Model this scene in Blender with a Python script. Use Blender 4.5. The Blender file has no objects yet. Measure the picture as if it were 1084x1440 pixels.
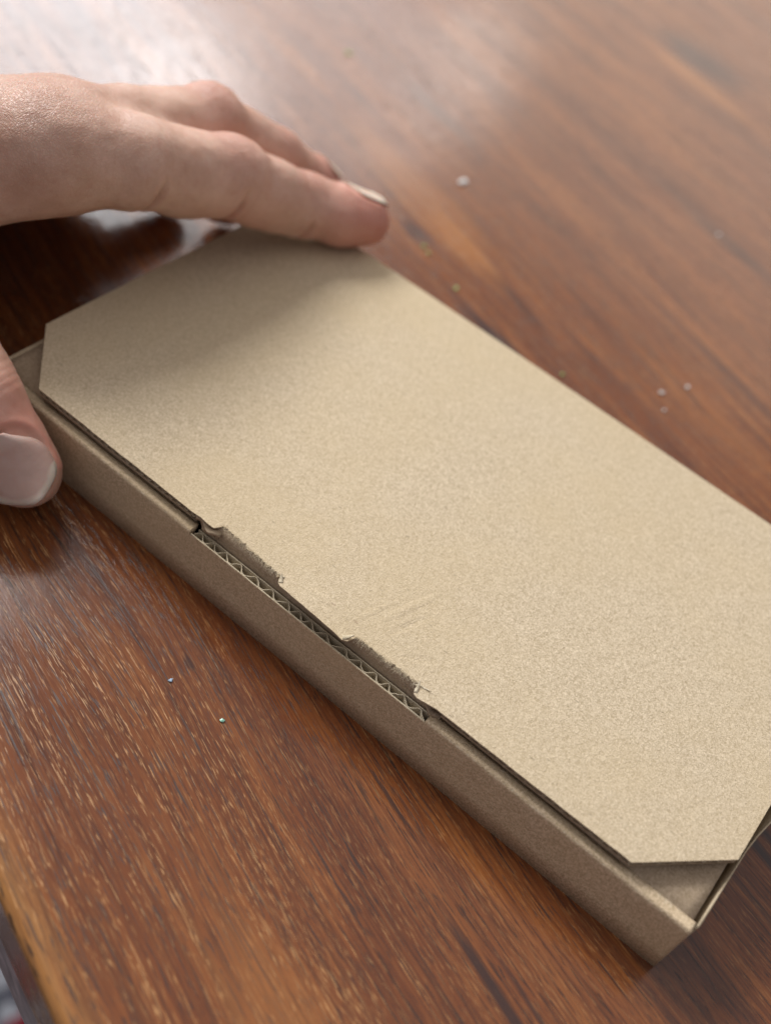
import bpy, bmesh, math, random
import numpy as np
from mathutils import Matrix, Vector
random.seed(4)
rng = np.random.default_rng(4)
S = bpy.context.scene
COL = S.collection
MM = 0.001

# ------------------------------------------------------------------ camera
cam_d = bpy.data.cameras.new('camera')
cam = bpy.data.objects.new('camera', cam_d); COL.objects.link(cam)
RX = (0.7688, 0.6003, 0.2208)
_f = Vector((-0.27682542, 0.62275139, -0.73181172)).normalized()
_d = Vector((0.57719094, -0.50111708, -0.64477305)); _d = (_d - _f * _d.dot(_f)).normalized()
_r = _d.cross(_f)
cam.matrix_world = Matrix(((_r.x, -_d.x, -_f.x, .13961), (_r.y, -_d.y, -_f.y, -.10772), (_r.z, -_d.z, -_f.z, .17894), (0, 0, 0, 1)))
cam_d.sensor_fit = 'VERTICAL'; cam_d.sensor_height = 24.0
cam_d.lens = 24.0 * 1607.08 / 1440.0
cam_d.clip_start = 0.005; cam_d.clip_end = 50
cam_d.dof.use_dof = True
cam_d.dof.focus_distance = 0.203
cam_d.dof.aperture_fstop = 26.78 / 4.2
S.camera = cam

# ------------------------------------------------------------------ world and lamps
w = bpy.data.worlds.new('World'); S.world = w; w.use_nodes = True
w.node_tree.nodes['Background'].inputs[0].default_value = (1.0, 0.93, 0.98, 1)
w.node_tree.nodes['Background'].inputs[1].default_value = 0.23
S.view_settings.view_transform = 'Standard'; S.view_settings.look = 'None'
S.view_settings.exposure = 0.12; S.view_settings.gamma = 1.0

def area(name, az, el, dist, sx, sy, radiance, color):
    """a window or an added fill lamp: rectangle of the given size, facing the box"""
    ld = bpy.data.lights.new(name, 'AREA'); ld.shape = 'RECTANGLE'; ld.size = sx; ld.size_y = sy
    ld.energy = radiance * math.pi * sx * sy; ld.color = color
    o = bpy.data.objects.new(name, ld); COL.objects.link(o)
    a, e = math.radians(az), math.radians(el)
    d = Vector((math.cos(e) * math.cos(a), math.cos(e) * math.sin(a), math.sin(e)))
    o.location = Vector((.06, .05, 0)) + d * dist
    h = Vector((d.x, d.y, 0)).normalized()
    o.rotation_euler = (-(h)).to_track_quat('-Z', 'Z').to_euler()
    return o
area('window_light', 143, 28.5, 2.0, 0.62, 0.72, 7.4, (0.93, 0.97, 1.0))
area('window_light_upper', 164, 47, 2.0, 1.05, 0.62, 21.0, (1.0, 0.99, 0.975))
area('hand_fill_left', 190, 40, 2.0, 0.9, 1.0, 2.0, (1.0, 0.99, 0.975))  # added fill lamp off to the left, brightens the hand
area('glare_edge_fill', 127, 27, 2.02, 0.50, 0.74, 3.1, (1.0, 0.965, 0.93))  # added panel, softens the right edge of the window's reflection
area('window_light_far', 103, 23, 2.1, 1.1, 0.85, 1.5, (1.0, 0.86, 0.72))

cl_d = bpy.data.lights.new('ceiling_bounce', 'AREA'); cl_d.shape = 'RECTANGLE'; cl_d.size = 3.4; cl_d.size_y = 3.4
cl_d.energy = 0.40 * math.pi * 3.4 * 3.4; cl_d.color = (1.0, 0.96, 0.92)
cl = bpy.data.objects.new('ceiling_bounce', cl_d); COL.objects.link(cl); cl.location = (0.0, 0.75, 1.8)

# ------------------------------------------------------------------ helpers
def V(*a): return np.array(a, float)
def mesh_obj(name, verts, faces, mat, parent=None, smooth=False, mm=True):
    me = bpy.data.meshes.new(name)
    v = np.asarray(verts, float) * (MM if mm else 1)
    me.from_pydata(v.tolist(), [], faces)
    me.validate(); me.update()
    if smooth: me.polygons.foreach_set('use_smooth', [True] * len(me.polygons))
    me.materials.append(mat)
    o = bpy.data.objects.new(name, me); COL.objects.link(o)
    if parent: o.parent = parent
    return o
def empty(name, loc=(0, 0, 0)):
    o = bpy.data.objects.new(name, None); COL.objects.link(o)
    o.location = Vector(loc) * MM; o.empty_display_size = .01
    return o
def tag(o, label=None, cat=None, group=None, kind=None):
    if label: o['label'] = label
    if cat: o['category'] = cat
    if group: o['group'] = group
    if kind: o['kind'] = kind
    return o

class NT:
    def __init__(s, name):
        s.m = bpy.data.materials.new(name); s.m.use_nodes = True
        s.t = s.m.node_tree; s.b = s.t.nodes['Principled BSDF']
        s.out = s.t.nodes['Material Output']
    def n(s, typ, ins=None, **kw):
        nd = s.t.nodes.new(typ)
        for k, v in kw.items(): setattr(nd, k, v)
        for k, v in (ins or {}).items(): s.set(nd.inputs[k], v)
        return nd
    def set(s, sock, v):
        if hasattr(v, 'links'): s.t.links.new(v, sock)
        elif hasattr(v, 'outputs'): s.t.links.new(v.outputs[0], sock)
        elif isinstance(v, tuple) and len(v) == 3 and sock.type == 'RGBA': sock.default_value = (*v, 1)
        else: sock.default_value = v
    def math(s, op, a, b=0.0, c=None, clamp=False):
        nd = s.n('ShaderNodeMath', operation=op, use_clamp=clamp)
        s.set(nd.inputs[0], a); s.set(nd.inputs[1], b)
        if c is not None: s.set(nd.inputs[2], c)
        return nd.outputs[0]
    def mapping(s, vec, scale=(1, 1, 1), rot=(0, 0, 0), loc=(0, 0, 0)):
        return s.n('ShaderNodeMapping', {'Vector': vec, 'Scale': scale, 'Rotation': rot, 'Location': loc}).outputs[0]
    def noise(s, vec, scale=1, detail=3, rough=.5, dist=0, out=0):
        return s.n('ShaderNodeTexNoise', {'Vector': vec, 'Scale': scale, 'Detail': detail, 'Roughness': rough, 'Distortion': dist}).outputs[out]
    def voro(s, vec, scale=1, feature='F1', out=0, rnd=1.0):
        return s.n('ShaderNodeTexVoronoi', {'Vector': vec, 'Scale': scale, 'Randomness': rnd}, feature=feature).outputs[out]
    def ramp(s, fac, stops, interp='LINEAR'):
        nd = s.n('ShaderNodeValToRGB', {'Fac': fac}); cr = nd.color_ramp; cr.interpolation = interp
        while len(cr.elements) < len(stops): cr.elements.new(.5)
        for e, (p, c) in zip(cr.elements, stops):
            e.position = p; e.color = (c, c, c, 1) if not isinstance(c, tuple) else (*c, 1)
        return nd.outputs[0]
    def mix(s, fac, a, b, mode='MIX'):
        nd = s.n('ShaderNodeMix', data_type='RGBA', blend_type=mode)
        s.set(nd.inputs[0], fac); s.set(nd.inputs[6], a); s.set(nd.inputs[7], b)
        return nd.outputs[2]
    def obj(s):                                   # object coordinates in millimetres
        tc = s.n('ShaderNodeTexCoord')
        return s.n('ShaderNodeVectorMath', {0: tc.outputs['Object'], 1: (1000., 1000., 1000.)}, operation='MULTIPLY').outputs[0]
    def bump(s, h, strength, dist_mm, normal=None):
        ins = {'Height': h, 'Strength': strength, 'Distance': dist_mm * MM}
        if normal is not None: ins['Normal'] = normal
        return s.n('ShaderNodeBump', ins).outputs[0]

# ------------------------------------------------------------------ materials
def kraft(name, base=(0.585, 0.482, 0.335), rough=.95, side=False, creases=()):
    m = NT(name); P = m.obj()
    big = m.noise(P, .035, 3, .55)
    mid = m.noise(P, .35, 4, .6)
    fib = m.noise(m.mapping(P, (1.0, 1.9, 1.2), (0, 0, .5)), 1.75, 3, .6, 1.2)
    fib2 = m.noise(m.mapping(P, (1.8, .9, 1.2), (0, 0, .2), (5, 9, 1)), 1.8, 3, .6, 1.2)
    grain = m.noise(P, 2.2, 2, .6, .8)
    fmix = m.math('ADD', m.math('MULTIPLY', fib, .5), m.math('MULTIPLY', fib2, .5))
    col = m.mix(m.ramp(fmix, [(.43, 0.0), (.57, 1.0)] if side else [(.40, 0.0), (.59, 1.0)]), tuple(c * v for c, v in zip(base, (.72, .70, .66))), tuple(min(1, c * v) for c, v in zip(base, (1.20, 1.22, 1.28))))
    col = m.mix(m.ramp(big, [(.35, 0.0), (.65, .45)]), col, (base[0] * .98, base[1] * .95, base[2] * .86))
    col = m.mix(m.ramp(mid, [(.55, 0.0), (.75, .25)]), col, (base[0] * 1.12, base[1] * 1.16, base[2] * 1.22))
    col = m.mix(m.ramp(grain, [(.60, 0.0), (.78, .3)]), col, tuple(c * .52 for c in base))
    dark = m.voro(m.mapping(P, (.13, .48, .4), (0, 0, .7)), 1.0)          # sparse dark fibres
    col = m.mix(m.ramp(dark, [(0.0, .75), (.055, .3), (.085, 0.0)]), col, tuple(c * .38 for c in base))
    light = m.voro(m.mapping(P, (.45, .16, .4), (0, 0, -.3)), 1.0)
    col = m.mix(m.ramp(light, [(0.0, .6), (.05, .2), (.07, 0.0)]), col, (.74, .64, .46))
    if side:      # highlight of the folded top edge painted as a pale, scuff-like band
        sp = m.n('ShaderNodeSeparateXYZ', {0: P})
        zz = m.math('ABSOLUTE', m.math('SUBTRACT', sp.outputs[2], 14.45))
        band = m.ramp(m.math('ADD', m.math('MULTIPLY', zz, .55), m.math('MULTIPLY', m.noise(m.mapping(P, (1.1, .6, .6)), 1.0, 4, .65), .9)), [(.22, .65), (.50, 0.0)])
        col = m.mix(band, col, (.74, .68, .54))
    m.set(m.b.inputs['Base Color'], col); m.b.inputs['Roughness'].default_value = rough
    m.b.inputs['Specular IOR Level'].default_value = .12
    nb = m.bump(mid, .25, .25)
    nb = m.bump(fmix, 1.0, .20, nb)
    nb = m.bump(grain, .8, .12, nb)
    for (x0, y0, x1, y1, wd, hh) in creases:      # shallow creases pressed into the board
        dx, dy = x1 - x0, y1 - y0; ln = math.hypot(dx, dy); an = math.atan2(dy, dx)
        q = m.mapping(P, (1, 1, 0), (0, 0, 0), (-(x0 + x1) / 2, -(y0 + y1) / 2, 0))
        q = m.mapping(q, (1, 1, 1), (0, 0, -an)); q = m.mapping(q, (2 / ln, 1 / wd, 0))
        r = m.n('ShaderNodeVectorMath', {0: q}, operation='LENGTH').outputs['Value']
        r = m.math('ADD', r, m.math('MULTIPLY', m.math('SUBTRACT', mid, .5), .8))
        nb = m.bump(m.ramp(r, [(0.0, 1.0), (.5, .6), (1.0, 0.0)], 'EASE'), 1.0, hh * .5, nb)
    m.set(m.b.inputs['Normal'], nb)
    return m.m
M_lid = kraft('kraft_lid', creases=[(93.5, 7, 98, 22, 1.1, .22), (96.5, 6.5, 100, 17, .9, -.2), (90.5, 5, 93, 13, .8, .16), (101, 5, 108, 10, 1.0, -.15), (79, 4, 88, 5, 1.0, .18), (128, 60, 150, 52, 1.6, .10), (30, 40, 48, 60, 1.8, -.10)])
M_kraft = kraft('kraft_board')
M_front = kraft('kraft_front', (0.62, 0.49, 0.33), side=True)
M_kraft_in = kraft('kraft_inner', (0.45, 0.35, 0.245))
M_core = kraft('kraft_torn_core', (0.60, 0.52, 0.385))

def wood():
    m = NT('polished_teak'); P0 = m.obj()
    A = math.radians(18.3)
    # frame with x along the grain and y across it
    R0 = m.mapping(P0, (1, 1, 1), (0, 0, A))
    warp = m.noise(m.mapping(R0, (.006, .014, .01)), 1.0, 2, .5, 0, 1)
    wv = m.n('ShaderNodeVectorMath', {0: warp, 1: (-.5, -.5, -.5)}, operation='ADD').outputs[0]
    wv = m.n('ShaderNodeVectorMath', {0: wv, 1: (0., 17., 0.)}, operation='MULTIPLY').outputs[0]
    G = m.n('ShaderNodeVectorMath', {0: R0, 1: wv}, operation='ADD').outputs[0]
    broad = m.noise(m.mapping(G, (.010, .085, .1)), 1.0, 3, .55)
    fig = m.noise(m.mapping(G, (.022, .55, .5)), 1.0, 4, .6, .3)
    fine = m.noise(m.mapping(G, (.05, 2.3, 1.0)), 1.0, 5, .72, .2)
    c = m.ramp(broad, [(.30, (.130, .039, .015)), (.50, (.180, .056, .019)), (.68, (.250, .086, .026))])
    c = m.mix(m.ramp(fig, [(.36, .5), (.50, 0.0)]), c, (.065, .023, .013))
    c = m.mix(m.ramp(fig, [(.55, 0.0), (.72, .55)]), c, (.30, .115, .034))
    c = m.mix(m.ramp(fine, [(.36, .7), (.50, 0.0)]), c, (.060, .021, .014))
    c = m.mix(m.ramp(fine, [(.56, 0.0), (.74, .5)]), c, (.30, .125, .045))
    # long dark vein lines
    vein = m.noise(m.mapping(G, (.035, .9, .6), (0, 0, 0), (3, 17, 0)), 1.0, 3, .6, .15)
    vm = m.noise(m.mapping(G, (.012, .05, .05), (0, 0, 0), (9, 1, 0)), 1.0, 2)
    vein_f = m.math('MULTIPLY', m.ramp(vein, [(.60, 0.0), (.67, 1.0)]), m.ramp(vm, [(.40, .25), (.62, 1.0)]))
    c = m.mix(m.math('MULTIPLY', vein_f, .65), c, (.022, .014, .014))
    # yellow sapwood band along the table's edge (y across the grain, edge at EY)
    sep = m.n('ShaderNodeSeparateXYZ', {0: R0}); sepG = m.n('ShaderNodeSeparateXYZ', {0: G})
    EY = -35.5
    d = m.math('SUBTRACT', sep.outputs[1], EY)
    jig = m.math('MULTIPLY', m.math('SUBTRACT', m.noise(m.mapping(R0, (.10, 1.0, 1)), 1.0, 3), .5), 7.0)
    d2 = m.math('ADD', d, jig)
    sap = m.ramp(m.math('DIVIDE', d2, 20.0), [(.0, .85), (.12, .7), (.22, .3), (.34, 0.0)])
    sapc = m.mix(m.ramp(fine, [(.35, .6), (.55, 0.0)]), (.36, .17, .055), (.15, .065, .028))
    c = m.mix(sap, c, sapc)
    # pores: short dashes along the grain; dark ones and pale filled ones
    def dashes(sx, sy, lo_, hi_, loc):
        v = m.noise(m.mapping(G, (sx, sy, .5), (0, 0, 0), loc), 1.0, 1.5, .55)
        return m.ramp(v, [(lo_, 0.0), (hi_, 1.0)])
    zone = m.noise(m.mapping(G, (.03, .22, .1), (0, 0, 0), (31, 5, 0)), 1.0, 2)
    def lines(sy, lo_, hi_, loc):
        v = m.noise(m.mapping(G, (.012, sy, .5), (0, 0, 0), loc), 1.0, 2.5, .6)
        return m.ramp(v, [(lo_, 0.0), (hi_, 1.0)])
    dp = m.math('MAXIMUM', dashes(.26, 3.0, .60, .68, (0, 0, 0)), dashes(.10, 1.9, .63, .70, (50, 20, 0)))
    dp = m.math('MULTIPLY', dp, m.ramp(zone, [(.44, 1.0), (.64, .45)]))
    dp = m.math('MAXIMUM', dp, m.math('MULTIPLY', m.math('MULTIPLY', lines(1.7, .57, .63, (80, 0, 0)), dashes(.12, 1.2, .46, .54, (11, 4, 0))), .9))
    c = m.mix(m.math('MULTIPLY', dp, .85), c, (.026, .017, .016))
    lp = m.math('MAXIMUM', dashes(.42, 4.0, .56, .66, (7, 3, 2)), dashes(.18, 3.4, .58, .68, (2, 8, 5)))
    lf = m.math('MULTIPLY', m.math('MULTIPLY', lp, lines(1.4, .44, .56, (0, 60, 0))), m.ramp(zone, [(.38, .35), (.56, 1.0)]))
    yy = m.n('ShaderNodeSeparateXYZ', {0: R0}).outputs[1]
    lf = m.math('MULTIPLY', lf, m.ramp(m.math('DIVIDE', m.math('ADD', yy, 40.0), 80.0), [(.52, 1.0), (.78, .4)]))
    c = m.mix(m.math('MULTIPLY', lf, .72), c, (.60, .33, .13))
    # dark heart streaks and knots where this board has them (in grain frame)
    def blob(x, y, sx, sy, amt, colr, cc):
        t = m.n('ShaderNodeVectorMath', {0: G if False else R0, 1: (-x, -y, 0.)}, operation='ADD').outputs[0]
        t = m.n('ShaderNodeVectorMath', {0: t, 1: (1 / sx, 1 / sy, 0.)}, operation='MULTIPLY').outputs[0]
        ln = m.n('ShaderNodeVectorMath', {0: t}, operation='LENGTH').outputs['Value']
        ln = m.math('ADD', ln, m.math('MULTIPLY', m.math('SUBTRACT', fig, .5), 2.2))
        return m.mix(m.ramp(ln, [(.35, amt), (1.0, 0.0)]), cc, colr)
    def gf(x, y):   # world mm -> grain frame
        return x * math.cos(A) - y * math.sin(A), x * math.sin(A) + y * math.cos(A)
    for (x, y, sx, sy, amt) in [(14, 316, 30, 13, .8), (56, 112, 20, 4.2, .9), (14, 131, 8, 5, .7), (-20, 190, 40, 4, .45), (72, 214, 45, 4, .5),
                                (147, -22, 22, .9, .85), (156, -21, 20, .7, .8), (172, 33, 30, 1.6, .95), (168, 38, 24, 1.0, .85), (183, 20, 26, .9, .6),
                                (150, 8, 60, 12, .45), (52, 131, 16, 2.2, .5), (101, 102, 25, 2.2, .5), (105, 155, 40, 3, .4), (70, -13, 2.6, 1.1, .7)]:
        gx, gy = gf(x, y)
        c = blob(gx, gy, sx, sy, amt, (.040, .022, .021), c)
    for (x, y, sx, sy, amt) in [(70, 106, 26, 1.6, .8), (92, 99, 30, 1.4, .6), (24, 138, 22, 6, .5), (-2, 150, 40, 9, .35), (18, 300, 40, 5, .45), (128, -50, 30, 8, .3)]:
        gx, gy = gf(x, y)
        c = blob(gx, gy, sx, sy, amt, (.40, .165, .050), c)
    m.set(m.b.inputs['Base Color'], c)
    smud = m.noise(m.mapping(R0, (.03, .04, .04)), 1.0, 5, .6)
    r = m.math('ADD', m.ramp(smud, [(.35, .10), (.7, .17)]), m.math('MULTIPLY', m.math('MAXIMUM', dp, lf), .25))
    m.set(m.b.inputs['Roughness'], r)
    m.b.inputs['IOR'].default_value = 1.46
    nb = m.bump(fine, .35, .05)
    nb = m.bump(m.math('SUBTRACT', 1.0, m.math('MAXIMUM', dp, m.math('MULTIPLY', lf, .6))), .28, .04, nb)
    nb = m.bump(smud, .2, .4, nb)
    m.set(m.b.inputs['Normal'], nb)
    return m.m
M_wood = wood()

def simple(name, col, rough=.5, spec=.5, noise_amt=.2, nscale=2.0):
    m = NT(name); P = m.obj(); f = m.noise(P, nscale, 3, .6)
    c = m.mix(m.ramp(f, [(.35, 0.0), (.65, 1.0)]), tuple(x * (1 - noise_amt) for x in col), tuple(min(1, x * (1 + noise_amt)) for x in col))
    m.set(m.b.inputs['Base Color'], c); m.b.inputs['Roughness'].default_value = rough
    m.b.inputs['Specular IOR Level'].default_value = spec
    m.set(m.b.inputs['Normal'], m.bump(f, .3, .1))
    return m.m

def skin():
    m = NT('skin'); P = m.obj()
    at = m.n('ShaderNodeAttribute', attribute_name='tone').outputs['Fac']
    wr = m.n('ShaderNodeAttribute', attribute_name='wrinkle').outputs['Fac']
    n1 = m.noise(P, .12, 4, .6)
    n2 = m.noise(P, .9, 3, .6)
    c = m.mix(m.ramp(n1, [(.35, 0.0), (.65, 1.0)]), (.55, .335, .245), (.67, .445, .345))
    c = m.mix(at, c, (.56, .19, .145))
    c = m.mix(m.ramp(n2, [(.5, 0.0), (.75, .25)]), c, (.48, .19, .135))
    # skin lines: long thin cells running across the finger / along the back of the hand
    w1 = m.voro(m.mapping(P, (2.6, .8, 1.6), (0, 0, .5)), .9, 'DISTANCE_TO_EDGE')
    w2 = m.voro(m.mapping(P, (.6, 2.2, 1.4), (0, 0, .2)), .8, 'DISTANCE_TO_EDGE')
    l1 = m.ramp(w1, [(0.0, 0.0), (.16, 1.0)]); l2 = m.ramp(w2, [(0.0, 0.0), (.14, 1.0)])
    h = m.math('MULTIPLY', l1, l2)
    amt = m.math('ADD', m.math('MULTIPLY', wr, .5), .08)
    c = m.mix(m.math('MULTIPLY', m.math('SUBTRACT', 1.0, h), m.math('MULTIPLY', wr, .35)), c, (.34, .15, .11))
    m.set(m.b.inputs['Base Color'], c)
    m.set(m.b.inputs['Roughness'], m.math('ADD', .36, m.math('MULTIPLY', n2, .12)))
    m.b.inputs['Subsurface Weight'].default_value = .35
    m.b.inputs['Subsurface Radius'].default_value = (1.0, .35, .2)
    m.b.inputs['Subsurface Scale'].default_value = .0018
    m.set(m.b.inputs['Normal'], m.bump(m.noise(P, 2.2, 3, .6), .15, .08, m.bump(h, amt, .20)))
    return m.m
M_skin = skin()
def nail_mat(pale=False):
    m = NT('fingernail'); at = m.n('ShaderNodeAttribute', attribute_name='along').outputs['Fac']
    P = m.obj(); n = m.noise(P, .35, 3)
    c = m.ramp(at, [(0.0, (.58, .42, .36)), (.15, (.57, .41, .35)), (.26, (.50, .325, .27)), (.88, (.53, .36, .30)), (.945, (.68, .58, .48)), (1.0, (.72, .66, .56))])
    c = m.mix(m.ramp(n, [(.4, 0.0), (.7, .2)]), c, (.66, .52, .48))
    c = m.mix(.6 if pale else 0.0, c, (.80, .68, .54))
    m.set(m.b.inputs['Base Color'], c); m.b.inputs['Roughness'].default_value = .30
    m.b.inputs['Subsurface Weight'].default_value = .2; m.b.inputs['Subsurface Scale'].default_value = .0006
    ridge = m.noise(m.mapping(P, (1.1, .35, .9), (0, 0, .9)), 1.2, 3)
    m.set(m.b.inputs['Normal'], m.bump(ridge, .35, .12, m.bump(m.noise(P, .25, 2), .4, .4)))
    return m.m
M_nail = nail_mat(); M_nail_pale = nail_mat(True)

# ------------------------------------------------------------------ setting: floor and table
def slab_rounded(L, W, T, r, seg=5):
    """plan rectangle x 0..L, y 0..W, top at z 0; edge y=0 rounded by r; returns verts/faces extruded along x"""
    prof = [(W, 0)]
    for k in range(seg + 1):
        a = math.pi / 2 + k / seg * math.pi / 2
        prof.append((r + r * math.cos(a), -r + r * math.sin(a)))
    for k in range(seg + 1):
        a = math.pi + k / seg * math.pi / 2
        prof.append((r + r * math.cos(a), -T + r + r * math.sin(a)))
    prof.append((W, -T))
    n = len(prof); v = []; f = []
    for x in (0, L):
        for (y, z) in prof: v.append((x, y, z))
    for k in range(n):
        k2 = (k + 1) % n; f.append((k, k2, n + k2, n + k))
    f.append(tuple(range(n))[::-1]); f.append(tuple(range(n, 2 * n)))
    return v, f
fm = simple('floor_dark_wood', (.10, .085, .08), .5, .4, .3, .02)
floor = mesh_obj('floor', [(-4000, -4000, -740), (4000, -4000, -740), (4000, 4000, -740), (-4000, 4000, -740)], [(0, 1, 2, 3)], fm)
tag(floor, kind='structure')
table = empty('wooden_table', (0, 0, 0))
tag(table, 'reddish brown polished wooden table under the cardboard box, with a yellow sapwood edge', 'table')
A0 = math.radians(-18.3)
vv, ff = slab_rounded(2200, 900, 22, 2.2)
ca, sa = math.cos(A0), math.sin(A0)
# the long edge passes through (80, -63.8)
vv = [((x - 1300) * ca - y * sa + 80, (x - 1300) * sa + y * ca - 63.8, z) for x, y, z in vv]
top = mesh_obj('tabletop', vv, ff, M_wood, table)
apm = simple('table_apron_wood', (.30, .25, .26), .38, .5, .35, .25)
def box(name, x0, x1, y0, y1, z0, z1, mat, parent, rot=True):
    v = [(x, y, z) for z in (z0, z1) for y in (y0, y1) for x in (x0, x1)]
    if rot: v = [((x - 1300) * ca - y * sa + 80, (x - 1300) * sa + y * ca - 63.8, z) for x, y, z in v]
    f = [(0, 2, 3, 1), (4, 5, 7, 6), (0, 1, 5, 4), (2, 6, 7, 3), (0, 4, 6, 2), (1, 3, 7, 5)]
    return mesh_obj(name, v, f, mat, parent)
box('apron', 5, 2195, .8, 24, -44, -21.7, apm, table)
for lx in (30, 2100):
    for ly in (6, 830): box('leg', lx, lx + 60, ly, ly + 60, -739.5, -44.2, apm, table)

# blurred patterned cloth lying on the floor beside the table
def cloth_mat():
    m = NT('patterned_cloth'); P = m.obj()
    v = m.voro(m.mapping(P, (1, .6, 1), (0, 0, .5), (33, 12, 0)), .060, 'F1', 1)
    s = m.n('ShaderNodeSeparateColor', {0: v})
    c = m.ramp(s.outputs[0], [(0.0, (.02, .02, .025)), (.30, (.10, .11, .15)), (.52, (.70, .75, .82)), (.68, (.17, .17, .22)), (.86, (.38, .03, .05))], 'CONSTANT')
    m.set(m.b.inputs['Base Color'], c); m.b.inputs['Roughness'].default_value = .9
    m.set(m.b.inputs['Normal'], m.bump(m.noise(P, .5, 3), .4, .5))
    return m.m
N = 40; cv = []; cf = []
for j in range(N):
    for i in range(N):
        x = -380 + i * 14; y = -200 + j * 14
        z = -728 + 5 * math.sin(x * .02 + y * .011) + 4 * math.sin(x * .05 - y * .06)
        cv.append((x, y, z))
for j in range(N - 1):
    for i in range(N - 1): cf.append((j * N + i, j * N + i + 1, (j + 1) * N + i + 1, (j + 1) * N + i))
cloth = mesh_obj('patterned_cloth', cv, cf, cloth_mat(), smooth=True)
sm = cloth.modifiers.new('thick', 'SOLIDIFY'); sm.thickness = .003; sm.offset = -1
tag(cloth, 'out-of-focus cloth patterned in white, grey, black and red far below the table edge', 'cloth')
# ------------------------------------------------------------------ cardboard box
L, W, H, ZL = 165.0, 90.9, 14.6, 17.9
cb = empty('cardboard_box', (0, 0, 0))
tag(cb, 'flat brown cardboard mailer box with torn-open front seam, lying on the wooden table', 'box')
YL, XB, YA = 1.45, 13.45, 15.0
X1, X2 = 55.7, 111.4

def extr_profile(xs, prof_fn, thick=None):
    v = []; f = []; n = None
    for x in xs:
        pr = prof_fn(x); n = len(pr)
        for (dx, y, z) in pr: v.append((x + dx, y, z))
    for i in range(len(xs) - 1):
        for k in range(n - 1):
            a = i * n + k; f.append((a, a + n, a + n + 1, a + 1))
    return v, f
from mathutils import noise as mno
def nz(x, k=0, amp=1.0):
    return amp * 1.5 * (mno.noise((x * .23, k * 7.3, .5)) * .8 + mno.noise((x * .75, k * 5.1 + 3, .2)) * .6 + mno.noise((x * 2.1, k * 3.7, .9)) * .35)
# front wall: outer face, rounded crease, short return
def front_prof(x):
    t = 1.0
    r = .66 + .12 * nz(x, 1) + .10 * nz(x * .37, 2)
    if X1 - .01 <= x <= X2 + .01:
        zt = H - .55 + .06 * nz(x, 3)
        if x < X1 + 2: zt -= .3 * (X1 + 2 - x)
        zz = [0, H * .35, H * .7, zt - 1.0, zt - .3, zt - .15, zt - .05, zt, zt, zt - .1, zt - .6, zt - 2.2]
        yy = [0, -.04, -.06, -.02, 0, 0, 0.01, 0.03, .22, .25, .25, .25]
        return [(0, y, z) for y, z in zip(yy, zz)]
    pr = [(0, 0, 0), (0, -.04, H * .35), (0, -.06, H * .7), (0, -.02 + .03 * nz(x, 5), H - r - .3)]
    for k in range(1, 6):
        a = math.pi - k / 5 * math.pi / 2
        pr.append((0, r + r * math.cos(a), H - r + (r + .26 + .12 * nz(x, 7) + .05 * nz(x * 2.7, 3)) * math.sin(a)))
    pr.append((0, r + .5, H + .16)); pr.append((0, r + 1.0, H + .05)); pr.append((0, r + 1.8, H - .02))
    return pr
xs = sorted(set([round(x, 3) for x in np.arange(0, L + .01, .55)] + [L, X1 - .02, X1, X2, X2 + .02]))
v, f = extr_profile(xs, front_prof)
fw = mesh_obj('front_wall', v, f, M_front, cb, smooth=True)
md = fw.modifiers.new('thick', 'SOLIDIFY'); md.thickness = .0002; md.offset = -1
fw['label'] = 'brown front wall with torn top edge'
# corrugated edge laid open in the front wall: medium, inner liner
PITCH = 3.5
xs2 = np.arange(X1 + .6, X2 - .3, .12)
v = []; f = []
def ribbon(xs, yfn, ztop, zbot, th):
    v = []; f = []
    for x in xs:
        y = yfn(x); dy = (yfn(x + .02) - y) / .02; n = math.hypot(1, dy); nx, ny = -dy / n * th / 2, 1 / n * th / 2
        zt = ztop + .05 * nz(x, 11)
        v += [(x - nx, y - ny, zbot), (x - nx, y - ny, zt), (x + nx, y + ny, zt), (x + nx, y + ny, zbot)]
    n = len(xs)
    for i in range(n - 1):
        for k in range(4):
            a = i * 4 + k; b = i * 4 + (k + 1) % 4
            f.append((a, b, b + 4, a + 4))
    f.append((0, 1, 2, 3)); f.append(tuple(4 * (n - 1) + k for k in (3, 2, 1, 0)))
    return v, f
def flute_y(x):
    s = math.sin(2 * math.pi * x / PITCH + 1.1 * math.sin(x * .31) + .8 * nz(x * .6, 8)); s = math.copysign(abs(s) ** 1.05, s)
    return 1.06 + (.62 + .08 * nz(x * .3, 4)) * s + .06 * nz(x, 2)
v, f = ribbon(xs2, flute_y, H - .62, .9, .15)
fl = mesh_obj('corrugated_medium', v, f, M_core, fw)
fl['label'] = 'zigzag corrugated flutes exposed in the torn seam'
v, f = ribbon(xs2, lambda x: 1.92 + .05 * nz(x, 9), H - .50, 1.2, .2)
mesh_obj('inner_liner', v, f, M_core, fw)
v, f = ribbon(np.arange(X1 + .25, X2 - .1, .12), lambda x: .16 + .02 * nz(x, 9), H - .50, H - 3, .2)
mesh_obj('torn_liner_edge', v, f, M_core, fw)
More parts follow.
